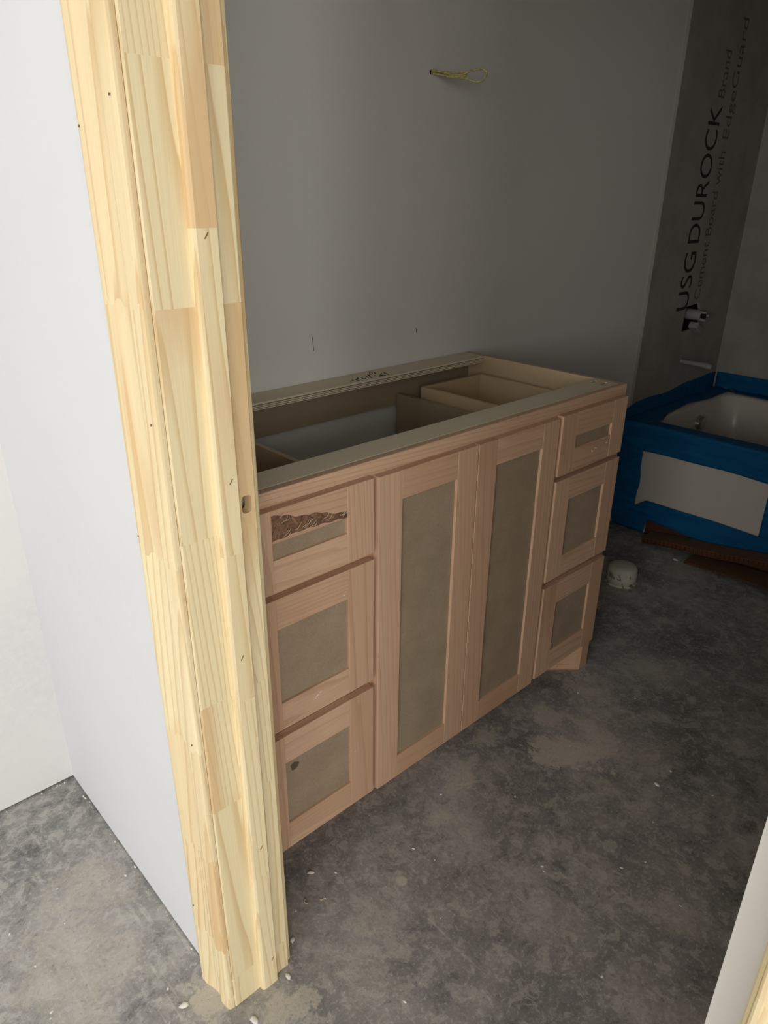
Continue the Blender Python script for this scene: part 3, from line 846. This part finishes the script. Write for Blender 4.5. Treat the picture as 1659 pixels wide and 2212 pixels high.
cardboard('cardboard_pad', 'thick brown corrugated cardboard pad lying along the tub foot', (2.190, .352, .0015), (2.165, -.56, .150), (.090, .004, .0), .024, 1.0)
cb = cardboard('cardboard_sheet', 'flat brown cardboard sheet under the corrugated pad', (2.150, .14, .0005), (2.120, -.56, .050), (.115, .0, .003), .006, 7.0)
bm = bmesh.new(); rows = []
for i in range(31):
    y = lerp(.392, -.56, i/30); z1 = .082 if y > .1 else lerp(.082, .12, min(1, (.1-y)/.4))
    rows.append([bm.verts.new((TX0-.0045, y, z1)), bm.verts.new((TX0-.0022, y, z1)), bm.verts.new((TX0-.0022, y, .001)), bm.verts.new((TX0-.0045, y, .001))])
for i in range(30):
    for k in range(4): bm.faces.new((rows[i][k], rows[i][(k+1) % 4], rows[i+1][(k+1) % 4], rows[i+1][k]))
bm.faces.new(rows[0]); bm.faces.new(rows[-1][::-1])
tag(obj('cardboard_flap', bm, M['card']), 'dark red brown cardboard flap tucked against the tub apron', 'cardboard', 'cardboard scraps by the tub')

# ------------------------------------------------------------------ capped drain stub on the floor
D = thing('drain_cap', (1.815, .232, 0), 'white plaster-smeared cap over the toilet drain stub on the floor', 'pipe cap')
bm = bmesh.new(); lathe(bm, [(.0, .076), (.022, .0755), (.040, .0735), (.050, .069), (.0555, .061), (.057, .052), (.0575, .030), (.0565, .0), (.0, .0)], 1.815, .232, 48)
obj('cap', bm, M['cap'], D, smooth=True)
bm = bmesh.new(); random.seed(12); ring = []
c0 = bm.verts.new((1.815, .232, .004))
for k in range(40):
    a = 2*math.pi*k/40; r = .0605+.004*noise.noise(Vector((math.cos(a)*2, math.sin(a)*2, .3)))
    ring.append((bm.verts.new((1.815+.055*math.cos(a), .232+.055*math.sin(a), .010)), bm.verts.new((1.815+r*math.cos(a), .232+r*math.sin(a), .0005))))
for k in range(40):
    j = (k+1) % 40; bm.faces.new((ring[k][0], ring[j][0], ring[j][1], ring[k][1])); bm.faces.new((c0, ring[j][0], ring[k][0]))
obj('plaster_collar', bm, M['cap'], D, smooth=True)

# ------------------------------------------------------------------ light-fitting cable in the back wall
W = thing('electrical_cable', (1.027, YB, 1.677), 'yellowish electrical cable looped out of a small hole in the grey wall', 'cable')
def cam_pt(u, v, y):
    d = fw + rt*((u-829.5)/1541.03) - up*((v-1106)/1541.03)
    return CAM + d*((y-CAM.y)/d.y)
P1 = [(930, 152, .5925), (945, 154, .572), (965, 158, .545), (983, 162, .522), (1000, 160, .505), (1015, 154, .492), (1035, 149, .480), (1046, 150, .474), (1051, 158, .470), (1048, 168, .470), (1040, 175, .474), (1030, 177, .482), (1018, 174, .494), (1005, 169, .505), (990, 168, .516), (975, 167, .532), (955, 162, .560), (930, 158, .5925)]
def smooth_path(pts, n=4):
    out = []
    P = [Vector(p) for p in pts]
    for i in range(len(P)-1):
        a, b, c_, d = P[max(i-1, 0)], P[i], P[i+1], P[min(i+2, len(P)-1)]
        for k in range(n):
            t = k/n
            out.append(.5*((2*b)+(c_-a)*t+(2*a-5*b+4*c_-d)*t*t+(-a+3*b-3*c_+d)*t**3))
    out.append(P[-1]); return out
bm = bmesh.new(); tube(bm, smooth_path([cam_pt(*p) for p in P1]), .0026, 8); obj('loop', bm, M['wire'], W, smooth=True)
P2 = [(930, 155, .5925), (950, 159, .572), (970, 164, .540), (985, 165, .518), (1000, 165, .506), (1008, 161, .502), (1000, 156, .508), (985, 158, .524), (965, 155, .548)]
bm = bmesh.new(); tube(bm, smooth_path([cam_pt(*p) for p in P2]), .0023, 8); obj('second_strand', bm, M['wire'], W, smooth=True)
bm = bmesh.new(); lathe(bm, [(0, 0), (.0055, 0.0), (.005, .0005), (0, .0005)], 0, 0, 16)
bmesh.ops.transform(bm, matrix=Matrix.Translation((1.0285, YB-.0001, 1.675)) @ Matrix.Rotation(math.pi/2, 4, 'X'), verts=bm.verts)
obj('wall_hole_shade', bm, M['shadow_void'], W)  # flat black disc painting the shade inside the cable hole

# ------------------------------------------------------------------ debris on the slab
def chip(name, x, y, s, seedv, label, cat='debris', group='plaster crumbs on the floor', elong=1.6, mat='chip', curl=False):
    bm = bmesh.new()
    if curl:
        pts = [(s*(k/6-.5)*2, s*.4*math.sin(k*.9+seedv), .0012+s*.25*abs(math.sin(k*.7))) for k in range(7)]
        tube(bm, pts, [s*.12]*7, 6)
    else:
        bmesh.ops.create_icosphere(bm, subdivisions=2, radius=1.0)
        for v in bm.verts:
            k = 1+.45*noise.noise(v.co*1.8+Vector((seedv, 0, 0)))
            v.co = Vector((v.co.x*s*elong*k, v.co.y*s*k, max(-.2, v.co.z*k)*s*.45+s*.09))
    a = seedv*2.3
    bmesh.ops.transform(bm, matrix=Matrix.Translation((x, y, 0)) @ Matrix.Rotation(a, 4, 'Z'), verts=bm.verts)
    lo = min(v.co.z for v in bm.verts)
    for v in bm.verts: v.co.z += -lo
    return tag(obj(name, bm, M[mat], smooth=True), label, cat, group)
chip('plaster_chip', -.2345, -.0703, .0055, 1.3, 'white plaster chip on the floor left of the casing foot')
chip('plaster_chip', -.1527, -.1804, .0060, 2.1, 'largest white plaster chip in front of the jamb foot')
chip('plaster_chip', -.060, -.1560, .0045, .7, 'white plaster crumb just behind the door stop foot')
chip('plaster_chip', -.0103, -.1017, .0045, 4.4, 'white plaster crumb right of the inner casing foot')
chip('plaster_chip', .1127, -.002, .0050, 5.2, 'white curled plaster chip below the left drawers')
chip('plaster_chip', .9285, -.3929, .0055, 3.3, 'white plaster chip lying in the middle of the floor')
chip('wood_curl', .0603, -.0512, .007, 1.9, 'small pale wood curl nearest the jamb', 'wood shaving', 'wood shavings on the floor', curl=True, mat='splinter')
chip('wood_curl', .0914, -.0722, .007, 3.7, 'second pale wood curl from the jamb', 'wood shaving', 'wood shavings on the floor', curl=True, mat='splinter')
chip('plaster_chip', 2.150, .175, .0075, 6.1, 'pale plaster lump on the floor in front of the cardboard pad')
random.seed(77)
for k in range(34):
    if k < 12: x, y = random.uniform(-.45, -.19), random.uniform(-.25, .45)
    else: x, y = random.uniform(0.0, 1.3), random.uniform(-.62, -.03)
    chip('plaster_crumb', x, y, random.uniform(.0013, .0028), random.random()*9, 'tiny white plaster crumb scattered on the grey slab', 'debris', 'tiny plaster crumbs on the floor')
